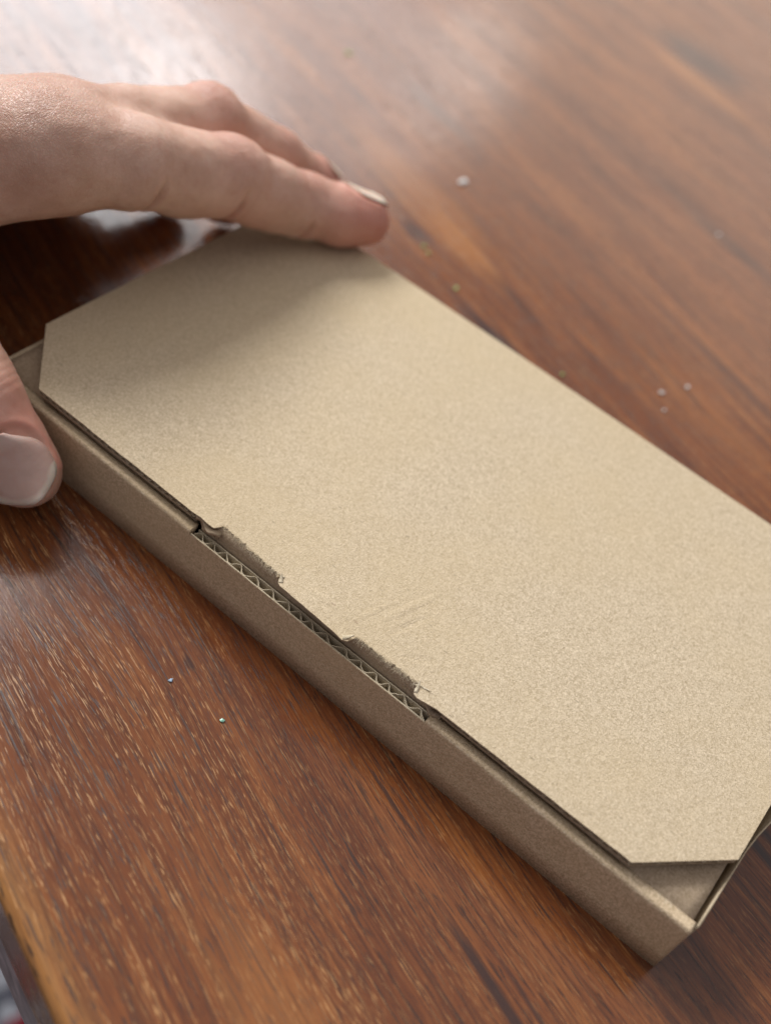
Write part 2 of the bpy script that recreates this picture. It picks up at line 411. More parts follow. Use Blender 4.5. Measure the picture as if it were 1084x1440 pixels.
# inner top flap under the lid, right and left parts and behind the seam
def top_flap(x0, x1, y0, y1):
    xs_ = np.linspace(x0, x1, 30); ys_ = np.linspace(y0, y1, 14)
    v = [(x, y, H - .03 - .25 * math.exp(-((x - 40) / 50) ** 2) * (y > 6)) for x in xs_ for y in ys_]
    f = [(i * 14 + k, (i + 1) * 14 + k, (i + 1) * 14 + k + 1, i * 14 + k + 1) for i in range(29) for k in range(13)]
    o = mesh_obj('inner_flap', v, f, M_kraft_in, cb, smooth=True)
    mo = o.modifiers.new('thick', 'SOLIDIFY'); mo.thickness = .0014; mo.offset = -1
    return o
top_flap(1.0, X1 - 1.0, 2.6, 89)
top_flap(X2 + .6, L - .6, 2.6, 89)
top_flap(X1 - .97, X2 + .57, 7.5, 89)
# base panel, side and back walls
def sheet(name, pts_a, pts_b, th, mat, parent, smooth=False):
    """strip between two polylines, thickened"""
    n = len(pts_a); v = list(pts_a) + list(pts_b)
    f = [(i, i + 1, n + i + 1, n + i) for i in range(n - 1)]
    o = mesh_obj(name, v, f, mat, parent, smooth)
    mo = o.modifiers.new('thick', 'SOLIDIFY'); mo.thickness = th * MM; mo.offset = 0
    return o
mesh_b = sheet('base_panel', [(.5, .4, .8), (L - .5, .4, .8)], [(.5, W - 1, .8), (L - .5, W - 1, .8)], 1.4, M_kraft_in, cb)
sheet('back_wall', [(0.2, W - .8, .2), (L - .2, W - .8, .2)], [(0.2, W - .8, ZL - 1.7), (L - .2, W - .8, ZL - 1.7)], 1.5, M_kraft, cb)
sheet('left_wall', [(.75, 1.6, .2), (.75, W - 1.7, .2)], [(.75, 1.6, H - .3), (.75, W - 1.7, H - .3)], 1.5, M_kraft, cb)
ys = [2.2, 8, 14, 20, 24, 28, 34, 45, 60, 75, W - 1.7]
bow = lambda y: float(np.interp(y, [2, 22, 28, 45, 70, 90], [.5, .9, 1.9, 3.2, 3.0, 1.0]))
sheet('right_wall', [(L + bow(y) * .4, y, .2) for y in ys], [(L + bow(y), y, H + .25) for y in ys], .28, M_kraft, cb, True)
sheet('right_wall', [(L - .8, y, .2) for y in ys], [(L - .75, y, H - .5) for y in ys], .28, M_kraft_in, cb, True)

# lid: top liner outline with torn notches along the front edge
def jag(x0, y0, x1, y1, step, amp):
    n = max(2, int(math.hypot(x1 - x0, y1 - y0) / step)); out = []
    for i in range(1, n):
        t = i / n; out.append((x0 + (x1 - x0) * t + rng.normal(0, amp * .3), y0 + (y1 - y0) * t + rng.normal(0, amp)))
    return out
front = [(XB, YL)]
front += jag(XB, YL, 54.0, YL + .1, 1.5, .035)
front += [(54.0, YL + .05), (56.5, YL + .3), (58.0, YL + .15), (59.6, YL + .25), (60.2, YL + 1.2), (60.6, YL + 1.9)]
front += jag(60.6, YL + 1.9, 75.2, YL + 1.15, .33, .22)
front += [(75.3, YL + 1.3), (75.4, YL + .5), (75.9, YL - .25), (76.6, YL - .55)]
front += jag(76.6, YL - .6, 90.6, YL - 1.1, .9, .05)
front += [(90.6, YL - 1.15), (91.6, YL - 1.3), (92.5, YL - .8), (92.9, YL + .3), (93.1, YL + 1.1)]
front += jag(93.1, YL + 1.1, 106.6, YL + 1.5, .33, .22)
front += [(106.7, YL + 1.7), (106.9, YL + .6), (107.3, YL - .7), (108.2, YL - 1.0), (109.5, YL - .75), (112, YL - .3)]
front += jag(112, YL - .3, L - XB, YL, 1.5, .035)
front += [(L - XB, YL)]
rest = [(L, YA)] + [(L + .0, y) for y in np.linspace(YA + 6, W - 2, 12)] + [(L - .1, W - .2)]
back = [(x, W + .05 * nz(x * .3, 4)) for x in np.linspace(L - 3, 3, 60)] + [(0, W - .2)]
left = [(0, y) for y in np.linspace(W - 6, YA + 5, 12)] + [(0, YA)]
outline = front + rest + back + left
def lid_z(x, y):
    # gentle warp of the board, a soft dent near the seam, slight lift at the front
    z = .10 * math.sin(x * .045 + 1) * math.cos(y * .03)
    z += -.22 * math.exp(-(((x - 70) / 9) ** 2 + ((y - 3) / 3.2) ** 2)) - .22 * math.exp(-(((x - 99) / 8) ** 2 + ((y - 3) / 3) ** 2))
    z += .16 * math.exp(-(((x - 84) / 5) ** 2 + ((y - 3) / 4) ** 2))
    return z
def extruded_outline(name, ol, ztop, th, mat, parent, grid=3.0):
    bm = bmesh.new()
    vs = [bm.verts.new((x, y, 0)) for x, y in ol]
    bm.faces.new(vs)
    # slice the face into a grid so that the board can warp
    for gx in np.arange(grid, L, grid):
        g = bm.verts[:] + bm.edges[:] + bm.faces[:]
        bmesh.ops.bisect_plane(bm, geom=g, plane_co=(gx + .013, 0, 0), plane_no=(1, 0, 0))
    for gy in [1.9, 3.1, 4.3, 5.5, 7, 9, 11, 13, 16, 20, 25, 32, 40, 50, 60, 70, 80]:
        g = bm.verts[:] + bm.edges[:] + bm.faces[:]
        bmesh.ops.bisect_plane(bm, geom=g, plane_co=(0, gy + .017, 0), plane_no=(0, 1, 0))
    r = bmesh.ops.extrude_face_region(bm, geom=bm.faces[:])
    up = [e for e in r['geom'] if isinstance(e, bmesh.types.BMVert)]
    ups = set(up)
    for vtx in bm.verts:
        z = ztop + lid_z(vtx.co.x, vtx.co.y)
        vtx.co.z = z if vtx in ups else z - th
    bmesh.ops.scale(bm, vec=(MM, MM, MM), verts=bm.verts)
    bmesh.ops.recalc_face_normals(bm, faces=bm.faces)
    me = bpy.data.meshes.new(name); bm.to_mesh(me); bm.free(); me.materials.append(mat)
    o = bpy.data.objects.new(name, me); COL.objects.link(o); o.parent = parent
    return o
lid = extruded_outline('lid', outline, ZL, .26, M_lid, cb)
lid['label'] = 'flat lid panel with cut corners and torn front edge'
# fluted core and lower liner follow the outline but sit back a little
def inset(ol, d):
    n = len(ol); out = []
    for i in range(n):
        x, y = ol[i]
        out.append((min(max(x, d), L - d), min(y + d * (1.0 if y < YL + 4 else 0), W - d)))
    return out
simple_front = [(XB, YL), (54, YL + .1), (56, YL + .3), (61, YL + 2.4), (75.4, YL + 1.8), (76.4, YL + .1), (90.5, YL - .3), (92.6, YL + .4), (93.4, YL + 1.8), (106.8, YL + 2.1), (107.6, YL), (112, YL), (L - XB, YL)]
xs3 = np.arange(.9, L - .6, .30)
# flutes run front to back; each flute wall end shows on the lid's cut front edge
v = []; f = []
def front_y(x):
    if x < XB: return YA - (YA - YL) * x / XB + .25
    if x > L - XB: return YA - (YA - YL) * (L - x) / XB + .25
    if 56 < x < 112: return 5.2
    return YL + .22
for i, x in enumerate(xs3):
    s = math.sin(2 * math.pi * x / 1.9)
    z = ZL - .80 + .47 * s
    zz = lid_z(x, 3)
    y0 = front_y(x); y1 = W - .5
    v += [(x, y0, z - .06 + zz), (x, y0, z + .06 + zz), (x, y1, z + .06 ), (x, y1, z - .06)]
for i in range(len(xs3) - 1):
    for k in range(4):
        a = i * 4 + k; b = i * 4 + (k + 1) % 4; f.append((a, b, b + 4, a + 4))
core = mesh_obj('fluted_core', v, f, M_core, lid)
lower = extruded_outline('lower_liner', [(XB, YL + .15), (54, YL + .2), (57, 6), (111.6, 6), (113, YL + .1), (L - XB, YL + .15), (L - .1, YA + .1), (L - .1, W - .2), (.1, W - .2), (.1, YA + .1)], ZL - 1.38, .24, M_kraft_in, lid)
# torn tab: the ply that bends down from the lid into the seam
def tab_prof(x):
    n1 = .10 * nz(x, 6)
    e = 0.0
    if x < X1 + 3: e = (X1 + 3 - x) * .12
    pts = [(5.8, ZL - .35), (4.8, ZL - .32), (4.0, ZL - .40), (3.35, ZL - .68), (2.95, ZL - 1.2), (2.75, ZL - 2.0), (2.68, ZL - 3.2), (2.66, H - 2.6), (2.66, H - 6)]
    return [(0, y + n1 * .5, z + n1 * .25 - e + lid_z(x, y) * (1 if z > ZL - 1 else 0)) for y, z in pts]
v, f = extr_profile(np.arange(X1 + .7, X2 - .3, .4), tab_prof)
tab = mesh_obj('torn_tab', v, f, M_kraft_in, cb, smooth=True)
mo = tab.modifiers.new('thick', 'SOLIDIFY'); mo.thickness = .0003; mo.offset = -1
tab['label'] = 'dull brown torn ply bending down between the lid and the front wall'
# paper flakes curling up at the tear ends
def flake(x, y, ang, ln, wd, curl, parent=lid):
    n = 8; v = []; f = []
    ca_, sa_ = math.cos(ang), math.sin(ang)
    for i in range(n):
        t = i / (n - 1); u = ln * t; z = ZL + .03 + curl * t * t; ww = wd * (1 - .75 * t ** 1.5)
        for s in (-1, 1):
            px = u * ca_ - s * ww * sa_ * .5 + rng.normal(0, .03); py = u * sa_ + s * ww * ca_ * .5 + rng.normal(0, .03)
            v.append((x + px, y + py, z + lid_z(x, y)))
    for i in range(n - 1): f.append((2 * i, 2 * i + 1, 2 * i + 3, 2 * i + 2))
    o = mesh_obj('torn_flake', v, f, M_core, parent, smooth=True)
    mo = o.modifiers.new('thick', 'SOLIDIFY'); mo.thickness = .00014; mo.offset = 0
flake(76.2, YL + .1, 2.2, 1.7, .8, .7); flake(75.9, YL + 1.5, -2.7, 1.2, .5, .5)
flake(91.4, YL - .8, .75, 2.0, .9, .8)
flake(107.4, YL - .3, 1.9, 2.1, .7, .7); flake(107.2, YL + 1.4, .15, 2.2, .35, .35); flake(107.0, YL + 1.2, -2.4, 1.0, .4, .4)
# crumpled corrugated stub at the left end of the seam
def stub(x0, x1, y0, z0, ph, amp, nm='crumpled_ply'):
    v = []; f = []; xx = np.linspace(x0, x1, 16)
    for i, x in enumerate(xx):
        t = i / 15; yb = y0 + .5 * math.sin(t * 7 + ph) * amp; zz = z0 - .5 * t + .3 * math.sin(t * 9 + ph)
        v += [(x, yb - .1, zz - .7), (x, yb, zz), (x, yb + .9, zz + .25 - .4 * t), (x, yb + 1.9, zz - .3)]
    for i in range(15):
        for k in range(3): a = i * 4 + k; f.append((a, a + 4, a + 5, a + 1))
    o = mesh_obj(nm, v, f, M_kraft_in, fw, smooth=True)
    mo = o.modifiers.new('thick', 'SOLIDIFY'); mo.thickness = .0002
stub(55.4, 61.2, 1.5, ZL - .75, .3, .8); stub(56.2, 60.6, 1.9, ZL - 1.7, 2.0, .7)
stub(109.6, 113.0, 1.7, ZL - 2.4, 1.0, .5)
# loose fibres along the torn liner edges (uncountable fuzz)
fv = []; ff_ = []
def fibre(x, y, z, a, ln, th=.035, lift=.15):
    b = len(fv); dx, dy = math.cos(a), math.sin(a)
    for t in (0, .5, 1):
        k = th * (1 - .6 * t)
        px, py, pz = x + dx * ln * t + .1 * ln * math.sin(t * 3) * dy, y + dy * ln * t, z + lift * t * (1.2 - t)
        fv.extend([(px - dy * k, py + dx * k, pz), (px + dy * k, py - dx * k, pz), (px, py, pz + k)])
    for s in (0, 3):
        for k in range(3):
            ff_.append((b + s + k, b + s + (k + 1) % 3, b + s + 3 + (k + 1) % 3, b + s + 3 + k))
for (xa, ya_, xb_, yb_) in [(60.6, YL + 1.9, 75.2, YL + 1.15), (93.1, YL + 1.1, 106.6, YL + 1.5)]:
    for i in range(280):
        t = rng.random(); fibre(xa + (xb_ - xa) * t, ya_ + (yb_ - ya_) * t + .15 + rng.normal(0, .1), ZL - .05, -math.pi / 2 + rng.normal(0, .55), rng.uniform(.3, 1.3) if i % 3 else rng.uniform(.8, 1.9), .018, rng.uniform(-.45, .15))
fz = mesh_obj('torn_fuzz', fv, ff_, M_core, lid); fz['kind'] = 'stuff'

# ------------------------------------------------------------------ hand
J = {'iM': (-12.7, 24.1, 48.0), 'iB': (-2.7, 39.5, 45.5), 'iP': (3.4, 61.2, 37.5), 'iD': (10.7, 80.6, 27.2), 'iT': (20.8, 91.8, 25.0), 'mM': (-16.5, 32.3, 45.0), 'mB': (-15.1, 46.9, 43.5), 'mP': (-12.2, 71.2, 38.5), 'mD': (-7.2, 90.7, 26.0), 'mT': (-4.6, 108.8, 13.0), 'rM': (-27.5, 46.7, 34.0), 'rB': (-23.8, 59.0, 31.0), 'rP': (-18.8, 72.2, 26.0), 'rD': (-16.4, 81.2, 17.0), 'rT': (-18.1, 90.1, 8.0), 'pM': (-50.9, 61.6, 16.0), 'pB': (-44.6, 66.1, 15.0), 'pP': (-38.7, 71.0, 14.0), 'pD': (-34.3, 76.6, 11.0), 'pT': (-30.9, 81.8, 7.5), 'tT': (22.1, -9.8, 10.0), 'tI': (9.3, -9.8, 20.0), 'tM': (-19.6, -4.5, 35.0), 'tC': (-20.1, -36.6, 44.0), 'W': (-56.0, -18.1, 38.0), 'Wp': (-78.7, 5.6, 17.0), 'E': (-145, -60, 34)}
J = {k: V(*v) for k, v in J.items()}
def build_field(prims, lo, hi, h, k=3.0):
    nx, ny, nz_ = [int(math.ceil((hi[i] - lo[i]) / h)) + 1 for i in range(3)]
    F = np.full((nx, ny, nz_), 40.0, np.float32)
    ax = [lo[i] + h * np.arange(n) for i, n in enumerate((nx, ny, nz_))]
    for pr in prims:
        a, b, ra, rb, flat, axis, kk = pr
        m = max(ra, rb) + 9
        pl = np.minimum(a, b) - m; ph = np.maximum(a, b) + m
        sl = [slice(max(0, int((pl[i] - lo[i]) / h)), max(0, min(n, int((ph[i] - lo[i]) / h) + 2))) for i, n in enumerate((nx, ny, nz_))]
        if any(s.stop <= s.start for s in sl): continue
        X, Y, Z = np.meshgrid(ax[0][sl[0]], ax[1][sl[1]], ax[2][sl[2]], indexing='ij')
        d = eval_prim(X, Y, Z, a, b, ra, rb, flat, axis).astype(np.float32)
        g = F[sl[0], sl[1], sl[2]]
        hh = np.clip(.5 + .5 * (g - d) / kk, 0, 1)
        F[sl[0], sl[1], sl[2]] = g * (1 - hh) + d * hh - kk * hh * (1 - hh)
    return F, ax
def eval_prim(X, Y, Z, a, b, ra, rb, flat, axis):
    PX, PY, PZ = X - a[0], Y - a[1], Z - a[2]
    ab = b - a; L2 = ab @ ab + 1e-9
    t = np.clip((PX * ab[0] + PY * ab[1] + PZ * ab[2]) / L2, 0, 1)
    QX, QY, QZ = PX - t * ab[0], PY - t * ab[1], PZ - t * ab[2]
    if axis is not None:
        c = QX * axis[0] + QY * axis[1] + QZ * axis[2]
        q2 = QX ** 2 + QY ** 2 + QZ ** 2 + c * c * (1 / flat ** 2 - 1)
    else: q2 = QX ** 2 + QY ** 2 + QZ ** 2
    return np.sqrt(np.maximum(q2, 0)) - (ra + (rb - ra) * t)
def surface_nets(F, ax):
    inside = F < 0
    nx, ny, nz_ = F.shape
    cnt = np.zeros((nx - 1, ny - 1, nz_ - 1), np.float32); acc = np.zeros((nx - 1, ny - 1, nz_ - 1, 3), np.float32)
    cs = [(i, j, k) for i in (0, 1) for j in (0, 1) for k in (0, 1)]
    def sub(A, c): return A[c[0]:nx - 1 + c[0], c[1]:ny - 1 + c[1], c[2]:nz_ - 1 + c[2]]
    tot = sum(sub(inside, c).astype(np.int8) for c in cs)
    act = (tot > 0) & (tot < 8)
    for c in cs:
        for d in range(3):
            if c[d] == 1: continue
            e = list(c); e[d] = 1
            f0 = sub(F, c)[act]; f1 = sub(F, e)[act]
            cr = (f0 < 0) != (f1 < 0); t = np.where(cr, f0 / np.where(cr, f0 - f1, 1), 0)
            p = np.zeros((len(f0), 3), np.float32); p[:] = c; p[:, d] = t
            a_ = acc[act]; a_[cr] += p[cr]; acc[act] = a_
            n_ = cnt[act]; n_[cr] += 1; cnt[act] = n_
    idx = -np.ones(act.shape, np.int64); idx[act] = np.arange(act.sum())
    ii = np.argwhere(act); pos = ii + acc[act] / cnt[act][:, None]
    h = ax[0][1] - ax[0][0]
    verts = np.array([ax[0][0], ax[1][0], ax[2][0]]) + pos * h
    faces = []
    for d in range(3):
        o1, o2 = [(1, 2), (2, 0), (0, 1)][d]
        sl0 = [slice(1, -1)] * 3; sl0[d] = slice(0, F.shape[d] - 1)
        sl1 = list(sl0); sl1[d] = slice(1, F.shape[d])
        A = inside[tuple(sl0)]; B = inside[tuple(sl1)]
        w_ = np.argwhere(A != B); off = np.array([1, 1, 1]); off[d] = 0
        g = w_ + off
        flip = A[tuple(w_.T)]
        def cell(da, db):
            q = g.copy(); q[:, o1] -= da; q[:, o2] -= db
            return idx[q[:, 0], q[:, 1], q[:, 2]]
        quad = np.stack([cell(1, 1), cell(0, 1), cell(0, 0), cell(1, 0)], 1)
        quad[~flip] = quad[~flip][:, ::-1]
        faces.append(quad[(quad >= 0).all(1)])
    return verts, np.concatenate(faces)
def nrm(v): return v / np.linalg.norm(v)
UP = V(0, 0, 1.)
prims = []
def cone(a, b, ra, rb, flat=1, axis=None, k=2.5):
    a = J[a] if isinstance(a, str) else a; b = J[b] if isinstance(b, str) else b
    prims.append((a, b, ra, rb, flat, nrm(axis) if axis is not None else None, k))
def finger(M_, B_, P_, D_, T_, r, k=2.0):
    m_, b_, p_, d_, t_ = (J[x] for x in (M_, B_, P_, D_, T_))
    cone(m_, b_, r[0], r[1], k=4)
    mid = (b_ + p_) / 2
    cone(b_, p_, r[1], r[2], k=k)
    up = nrm(np.cross(np.cross(p_ - b_, UP), p_ - b_))
    cone(mid - up * 1.1, mid - up * 1.1 + (p_ - b_) * .1, r[1] * .95, r[1] * .93, k=k)        # pad of the proximal phalanx
    cone(p_, d_, r[2], r[3], k=k)
    m2 = (p_ + d_) / 2; up2 = nrm(np.cross(np.cross(d_ - p_, UP), d_ - p_))
    cone(m2 - up2 * .8 - (d_ - p_) * .1, m2 - up2 * .8 + (d_ - p_) * .15, r[3] * 1.03, r[3] * 1.0, k=k)
    cone(p_ + up * 1.9, p_ + up * 1.9 + (d_ - p_) * .04, r[2] * .90, r[2] * .88, k=k)           # knuckle
    cone(d_, t_, r[3], r[4], k=k)
    ax_ = nrm(t_ - d_); up3 = nrm(np.cross(np.cross(ax_, UP), ax_))
    pm = t_ - ax_ * 5 - up3 * 1.0
    cone(pm, t_ - up3 * .5, r[3] * .95, r[4] * .97, k=k)                                        # finger pad
finger('iM', 'iB', 'iP', 'iD', 'iT', (10.6, 9.1, 8.5, 7.3, 6.0))
finger('mM', 'mB', 'mP', 'mD', 'mT', (10.5, 9.0, 8.2, 7.3, 5.8))
finger('rM', 'rB', 'rP', 'rD', 'rT', (10.5, 8.8, 8.0, 7.0, 5.8))
finger('pM', 'pB', 'pP', 'pD', 'pT', (9.5, 7.6, 6.8, 6.0, 5.2))
# palm: metacarpals to the wrist
cone('iM', 'W', 11.5, 16, k=6); cone('mM', 'W', 11.5, 16, k=6); cone('rM', 'Wp', 11, 14, k=6); cone('pM', 'Wp', 10, 14, k=6)
cone('iM', 'mM', 10, 10, k=4); cone('mM', 'rM', 9.5, 9.5, k=4); cone('rM', 'pM', 9, 9, k=4)
cone('W', 'E', 19, 26, k=6); cone('Wp', 'E', 16, 26, k=6)
# thumb
cone('tT', 'tI', 7.3, 7.9); cone('tI', 'tM', 8.1, 9.5); cone('tM', 'tC', 10, 12.5, k=5); cone('tC', 'W', 12.5, 17, k=7)
cone('tM', 'iM', 6.6, 7.2, k=5)
cone('pM', 'Wp', 11, 16, k=6); cone('pM', 'mM', 9, 9, k=5); cone('Wp', 'W', 15, 17, k=6)
cone((J['tM'] + J['tC']) / 2, (J['iM'] + J['W']) / 2, 10, 11, k=6)
lo = V(-150, -100, -1); hi = V(40, 125, 90)
HS = .68
F, ax = build_field(prims, lo, hi, HS)
# box and table push the flesh flat where it touches
F[0] = F[:, 0] = F[:, :, -1] = F[-1] = F[:, -1] = 5.0; F[:, :, 0] = 5.0
Xg, Yg, Zg = np.meshgrid(*ax, indexing='ij', sparse=True)
F = np.maximum(F, (0.15 - Zg))
in_box = np.maximum(np.maximum(-Xg, Xg - L), np.maximum(-.05 - Yg, np.maximum(Yg - W, Zg - np.where(Yg > 2, ZL + .12, H + .3))))
F = np.maximum(F, -in_box).astype(np.float32)
# thumb nail frame
tA = nrm(J['tT'] - J['tI'])
cam_p = V(139.6, -107.7, 178.9)
tN0 = nrm(cam_p - J['tT'])
tN = nrm(tN0 + V(.02, -.02, -.04)); tN = nrm(tN - tA * (tN @ tA))
tS = np.cross(tA, tN)
iA = nrm(J['iT'] - J['iD']); iN = nrm(UP + V(-.45, .25, 0) - iA * ((UP + V(-.45, .25, 0)) @ iA)); iS = np.cross(iA, iN)
mA = nrm(J['mT'] - J['mD']); mN = nrm(UP - mA * (UP @ mA)); mS = np.cross(mA, mN)
def nail_recess(F, c, A_, N_, S_, r, ln, wd, lift):
    """carve a shallow bed for the nail plate"""
    dx, dy, dz = Xg - c[0], Yg - c[1], Zg - c[2]
    u = dx * A_[0] + dy * A_[1] + dz * A_[2]; n = dx * N_[0] + dy * N_[1] + dz * N_[2]; s = dx * S_[0] + dy * S_[1] + dz * S_[2]
    uu = (u + ln * .5 - 2.0) / (ln * .5); ss = s / (wd * .5)
    q = (np.abs(uu) ** 2.6 + np.abs(ss) ** 2.6) ** (1 / 2.6)
    side = (q - 1.0) * min(ln, wd) * .5
    surf = np.sqrt(s * s * .8 + n * n) - (r + lift)
    cut = np.maximum(np.maximum(side, -surf), -n)
    return np.maximum(F, -cut).astype(np.float32)
NAILS = [('tT', tA, tN, tS, 7.5, 14.8, 12.9, 6.1), ('iT', iA, iN, iS, 6.4, 11.5, 8.0, 5.4), ('mT', mA, mN, mS, 6.0, 10.0, 7.5, 4.6)]
V_, Q_ = surface_nets(F, ax)
hand_grp = empty('person', (0, 0, 0))
tag(hand_grp, "bare left hand gripping the cardboard box, thumb on its front edge", 'person')
hand = mesh_obj('hand', V_, Q_.tolist(), M_skin, hand_grp, smooth=True)
me = hand.data
# smooth, then carve creases and write tone / wrinkle attributes
nv = len(me.vertices); co = np.empty(nv * 3); me.vertices.foreach_get('co', co); co = co.reshape(-1, 3) / MM
ed = np.empty(len(me.edges) * 2, int); me.edges.foreach_get('vertices', ed); ed = ed.reshape(-1, 2)
deg = np.bincount(ed.ravel(), minlength=nv).astype(float)[:, None]
def lap(c):
    s = np.zeros_like(c)
    for d in range(c.shape[1]):
        s[:, d] = np.bincount(ed[:, 0], c[ed[:, 1], d], nv) + np.bincount(ed[:, 1], c[ed[:, 0], d], nv)
    return s / np.maximum(deg, 1) - c
for it in range(5):
    co = co + .55 * lap(co); co = co - .50 * lap(co)
def set_co(c):
    me.vertices.foreach_set('co', (c * MM).ravel()); me.update()
set_co(co)
no = np.empty(nv * 3); me.vertex_normals.foreach_get('vector', no) if hasattr(me, 'vertex_normals') else me.vertices.foreach_get('normal', no)
no = no.reshape(-1, 3)
disp = np.zeros(nv); tone = np.zeros(nv); wrk = np.zeros(nv)
def crease(p, axis, depth, width, side=None, rad=14, bend=0.0):
    axis = nrm(axis); d = co - p; u = d @ axis; r = np.linalg.norm(d - np.outer(u, axis), axis=1)
    m = (r < rad)
    if side is not None:
        sd = nrm(side - axis * (side @ axis)); c = (d @ sd) / np.maximum(r, .1); m = m * np.clip(c * 1.6 + .55, 0, 1)
        u = u + bend * (1 - c)
    return -depth * np.exp(-(u / width) ** 2) * m
def chain_creases(M_, B_, P_, D_, T_):
    b, p_, d_, t = J[B_], J[P_], J[D_], J[T_]
    global disp, tone, wrk
    dn = -UP
    disp = disp + crease(b + (b - J[M_]) * .1, p_ - b, 1.5, .7, dn, 14) + crease(p_, d_ - b, 1.5, .7, dn, 13) + crease(p_ + nrm(d_ - p_) * 1.9, d_ - b, .35, .6, dn, 13)
    disp = disp + crease(d_, t - p_, 1.2, .6, dn, 11)
    for q, a_, rr in ((p_, d_ - b, 12), (d_, t - p_, 10)):
        for o in (-3.0, -1.6, -.3, 1.1, 2.4): disp = disp + crease(q + nrm(a_) * o, a_, .16, .38, UP, rr)
    for q, s_, a_ in ((p_, 7, .5), (d_, 6, .45)):
        dd = np.linalg.norm(co - (q + UP * 5), axis=1); wrk = np.maximum(wrk, np.exp(-(dd / s_) ** 2)); tone = np.maximum(tone, a_ * np.exp(-(dd / s_) ** 2))
    dd = np.linalg.norm(co - t, axis=1); tone = np.maximum(tone, .75 * np.exp(-(dd / 13) ** 2))
    dd = np.linalg.norm(co - (p_ - UP * 6), axis=1); tone = np.maximum(tone, .4 * np.exp(-(dd / 12) ** 2))
for ch in (('iM', 'iB', 'iP', 'iD', 'iT'), ('mM', 'mB', 'mP', 'mD', 'mT'), ('rM', 'rB', 'rP', 'rD', 'rT'), ('pM', 'pB', 'pP', 'pD', 'pT')): chain_creases(*ch)
for o in (-3, -1.5, 0, 1.5): disp = disp + crease(J['tI'] + tA * o, tA, .2, .45, tN, 12)
dd = np.linalg.norm(co - (J['tI'] + tA * 5 + V(4, 2, 3)), axis=1); tone = np.maximum(tone, .55 * np.exp(-(dd / 9) ** 2))
# back-of-hand skin
for q, s_ in ((J['iM'] + V(-4, 2, 12), 22), (J['mM'] + V(-4, 0, 11), 20), (J['W'] + V(0, 0, 14), 30)):
    dd = np.linalg.norm(co - q, axis=1); wrk = np.maximum(wrk, np.exp(-(dd / s_) ** 2) * .9)
# nail beds: sink the flesh under each nail plate
def nail_uv(c, A_, N_, S_, ln, wd):
    d = co - c; u = d @ A_; n = d @ N_; s = d @ S_
    return u, n, s
nail_list = []
for (tn, A_, N_, S_, r, ln, wd, fr) in NAILS:
    c = J[tn] + (S_ * .8 if tn == 'tT' else 0); u, n, s = nail_uv(c, A_, N_, S_, ln, wd)
    uc = fr - ln * .5
    q = (np.abs((u - uc) / (ln * .5)) ** 2.8 + np.abs(s / (wd * .5)) ** 2.8) ** (1 / 2.8)
    sink = np.clip((1.06 - q) / .10, 0, 1) * (n > 0)
    disp = disp - (.55 if tn == 'tT' else .12) * sink
    rim = np.exp(-((q - 1.13) / .09) ** 2) * (n > 0) * (u < fr - 3)
    disp = disp + .22 * rim; tone = np.maximum(tone, .6 * rim)
for i in range(0, nv):
    p_ = co[i]
    disp[i] += .28 * mno.noise((p_[0] * .16, p_[1] * .16, p_[2] * .16)) + .10 * mno.noise((p_[0] * .5, p_[1] * .5, p_[2] * .5 + 7))
co2 = co + no * disp[:, None]
set_co(co2)
for nm, arr in (('tone', tone), ('wrinkle', wrk)):
    at = me.attributes.new(nm, 'FLOAT', 'POINT'); at.data.foreach_set('value', np.clip(arr, 0, 1).astype(np.float32))
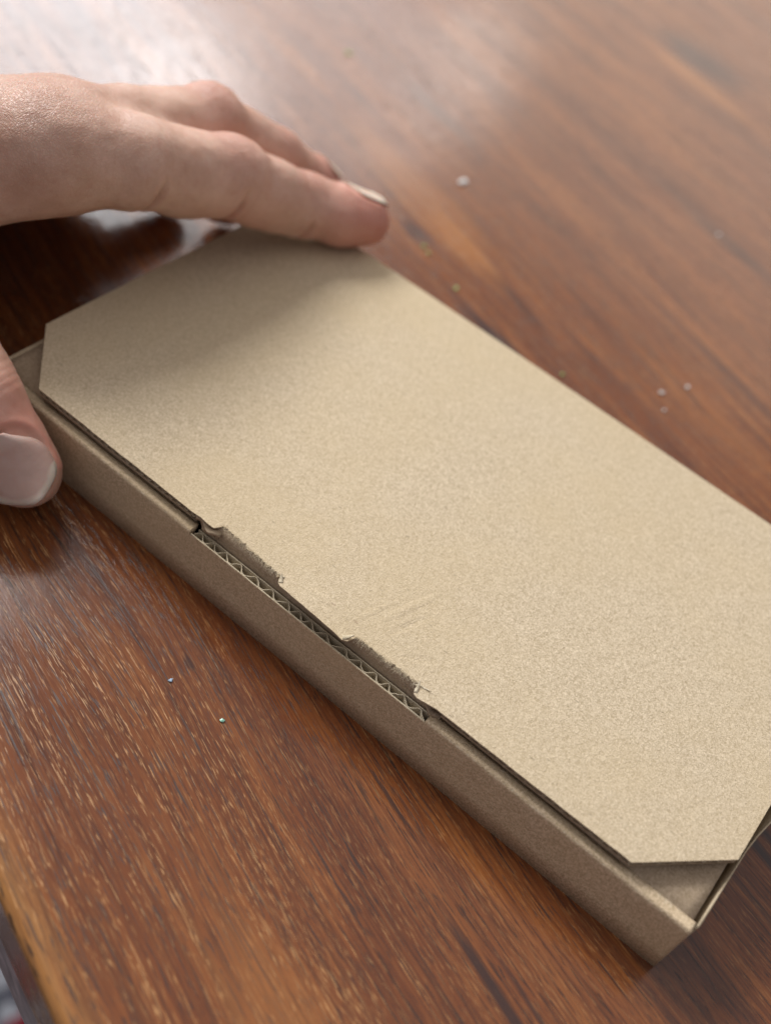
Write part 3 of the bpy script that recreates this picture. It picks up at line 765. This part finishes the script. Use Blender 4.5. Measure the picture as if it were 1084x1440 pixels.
# nail plates: ray-free fit, each grid point is lifted onto the original flesh height
def field_at(P):
    g = (P - lo) / HS; i = np.clip(np.floor(g).astype(int), 0, np.array(F.shape) - 2); f_ = g - i; r = 0
    for a in (0, 1):
        for b in (0, 1):
            for c in (0, 1):
                w_ = (f_[:, 0] if a else 1 - f_[:, 0]) * (f_[:, 1] if b else 1 - f_[:, 1]) * (f_[:, 2] if c else 1 - f_[:, 2])
                r = r + w_ * F[i[:, 0] + a, i[:, 1] + b, i[:, 2] + c]
    return r
for (tn, A_, N_, S_, r, ln, wd, fr) in NAILS:
    c = J[tn] + (S_ * .8 if tn == 'tT' else 0); uc = fr - ln * .5; NU, NS = 22, 17
    pts = []; al = []
    for i in range(NU):
        for j in range(NS):
            a = -1 + 2 * i / (NU - 1); b = -1 + 2 * j / (NS - 1)
            # square -> squircle
            ex = 3.4 if a > 0 else 2.1
            wmul = (1 - abs(a) ** ex) ** (1 / (2.6 if a > 0 else 2.1)) if abs(a) < 1 else 0
            wmul = max(wmul, .30)
            end = (1 - b * b * (.20 if a > 0 else .34))
            pts.append(c + A_ * (uc + a * ln * .5 * (end if abs(a) > 0 else 1)) + S_ * (b * wd * .5 * wmul)); 
            rim_ = (abs(a) ** 2.6 + abs(b) ** 2.6) ** (1 / 2.6); k_ = min(1, max(0, (a + .05) / .5))
            al.append(.5 + .5 * max(a, min(1.0, rim_) * k_) if a > -.05 else (a + 1) / 2)
    pts = np.array(pts)
    # march down from outside to the flesh along -N
    hgt = np.full(len(pts), r + 4.0); 
    for it in range(40):
        d = field_at(pts + N_ * hgt[:, None]); hgt = hgt - np.clip(d, -.5, .5) * .8
    hg = hgt.reshape(NU, NS)
    # the free edge runs straight on past the flesh; regularise with a smooth arch
    bb = np.linspace(-1, 1, NS); aa = np.linspace(-1, 1, NU)
    Amat = np.array([[1, a, a * a, b, b * b, b ** 4] for a in aa for b in bb])
    wts = np.array([1.0 if a < .55 else .05 for a in aa for b in bb])
    sol = np.linalg.lstsq(Amat * wts[:, None], hg.ravel() * wts, rcond=None)[0]
    hf = Amat @ sol
    if tn != 'tT': hf = np.clip(hf, hg.ravel() - .05, hg.ravel() + .2)
    v = pts + N_ * (hf + (.10 if tn == 'tT' else .12))[:, None]
    f = [(i * NS + j, (i + 1) * NS + j, (i + 1) * NS + j + 1, i * NS + j + 1) for i in range(NU - 1) for j in range(NS - 1)]
    o = mesh_obj('fingernail', v, f, M_nail if tn == 'tT' else M_nail_pale, hand, smooth=True)
    at = o.data.attributes.new('along', 'FLOAT', 'POINT'); at.data.foreach_set('value', np.array(al, np.float32))
    # recompute along from true distance so that the white tip curves
    mo = o.modifiers.new('thick', 'SOLIDIFY'); mo.thickness = .00045 if tn == 'tT' else .00022; mo.offset = -1

# ------------------------------------------------------------------ specks on the table
M_white = simple('speck_white', (.72, .72, .70), .5); M_green = simple('speck_green', (.30, .42, .14), .5)
M_blue = simple('speck_blue', (.45, .62, .80), .25, .8); M_teal = simple('speck_teal', (.30, .62, .48), .25, .8)
def speck(name, x, y, sx, sy, sz, mat, label, cat, group=None):
    bm = bmesh.new(); bmesh.ops.create_icosphere(bm, subdivisions=2, radius=1)
    for vt in bm.verts:
        k = 1 + .55 * mno.noise((vt.co.x * 1.3 + x, vt.co.y * 1.3 + y, vt.co.z * 1.3)) + random.uniform(-.12, .12)
        vt.co = Vector((vt.co.x * sx * k, vt.co.y * sy * k, vt.co.z * sz * k)) * MM
    me_ = bpy.data.meshes.new(name); bm.to_mesh(me_); bm.free(); me_.materials.append(mat)
    o = bpy.data.objects.new(name, me_); COL.objects.link(o)
    o.location = (x * MM, y * MM, (sz * .8) * MM); o.rotation_euler = (0, 0, x)
    tag(o, label, cat, group)
speck('crumb', 7.7, 164.3, 1.6, 1.1, .5, M_white, 'largest white crumb, alone on the table above the index fingertip', 'crumb')
speck('crumb', 95.2, 132, .75, .55, .35, M_white, 'clear white crumb, middle one of three beyond the box', 'crumb')
speck('crumb', 98.9, 140, .6, .4, .3, M_white, 'white crumb farthest from the box of three on the table', 'crumb')
speck('crumb', 99.0, 126.6, .45, .35, .3, M_white, 'white crumb nearest the box of three on the table', 'crumb')
speck('crumb', 72.0, 214.2, .5, .4, .1, M_white, 'blurred pale crumb at the upper right of the table', 'crumb')
speck('glitter_speck', 70.4, -17.9, .42, .34, .25, M_blue, 'tiny blue glitter speck on the table below the torn seam', 'speck')
speck('glitter_speck', 82.6, -17.3, .42, .34, .25, M_teal, 'tiny teal glitter speck on the table, right of the blue one', 'speck')
speck('leaf_bit', -59, 192, 1.1, .9, .3, M_green, 'blurred green bit on the table far above the hand', 'plant bit')
speck('leaf_bit', 19.7, 128.7, .7, .5, .3, M_green, 'green bit nearest the index fingertip on the table', 'plant bit')
speck('leaf_bit', 22.3, 127.2, .6, .5, .3, M_green, 'green bit just right of the one nearest the index fingertip', 'plant bit')
speck('leaf_bit', 36.2, 121.2, .7, .5, .3, M_green, 'green bit beside the far edge of the box lid', 'plant bit')
speck('leaf_bit', 74.0, 116.0, .6, .45, .3, M_green, 'green bit on the dark streak beyond the middle of the lid', 'plant bit')
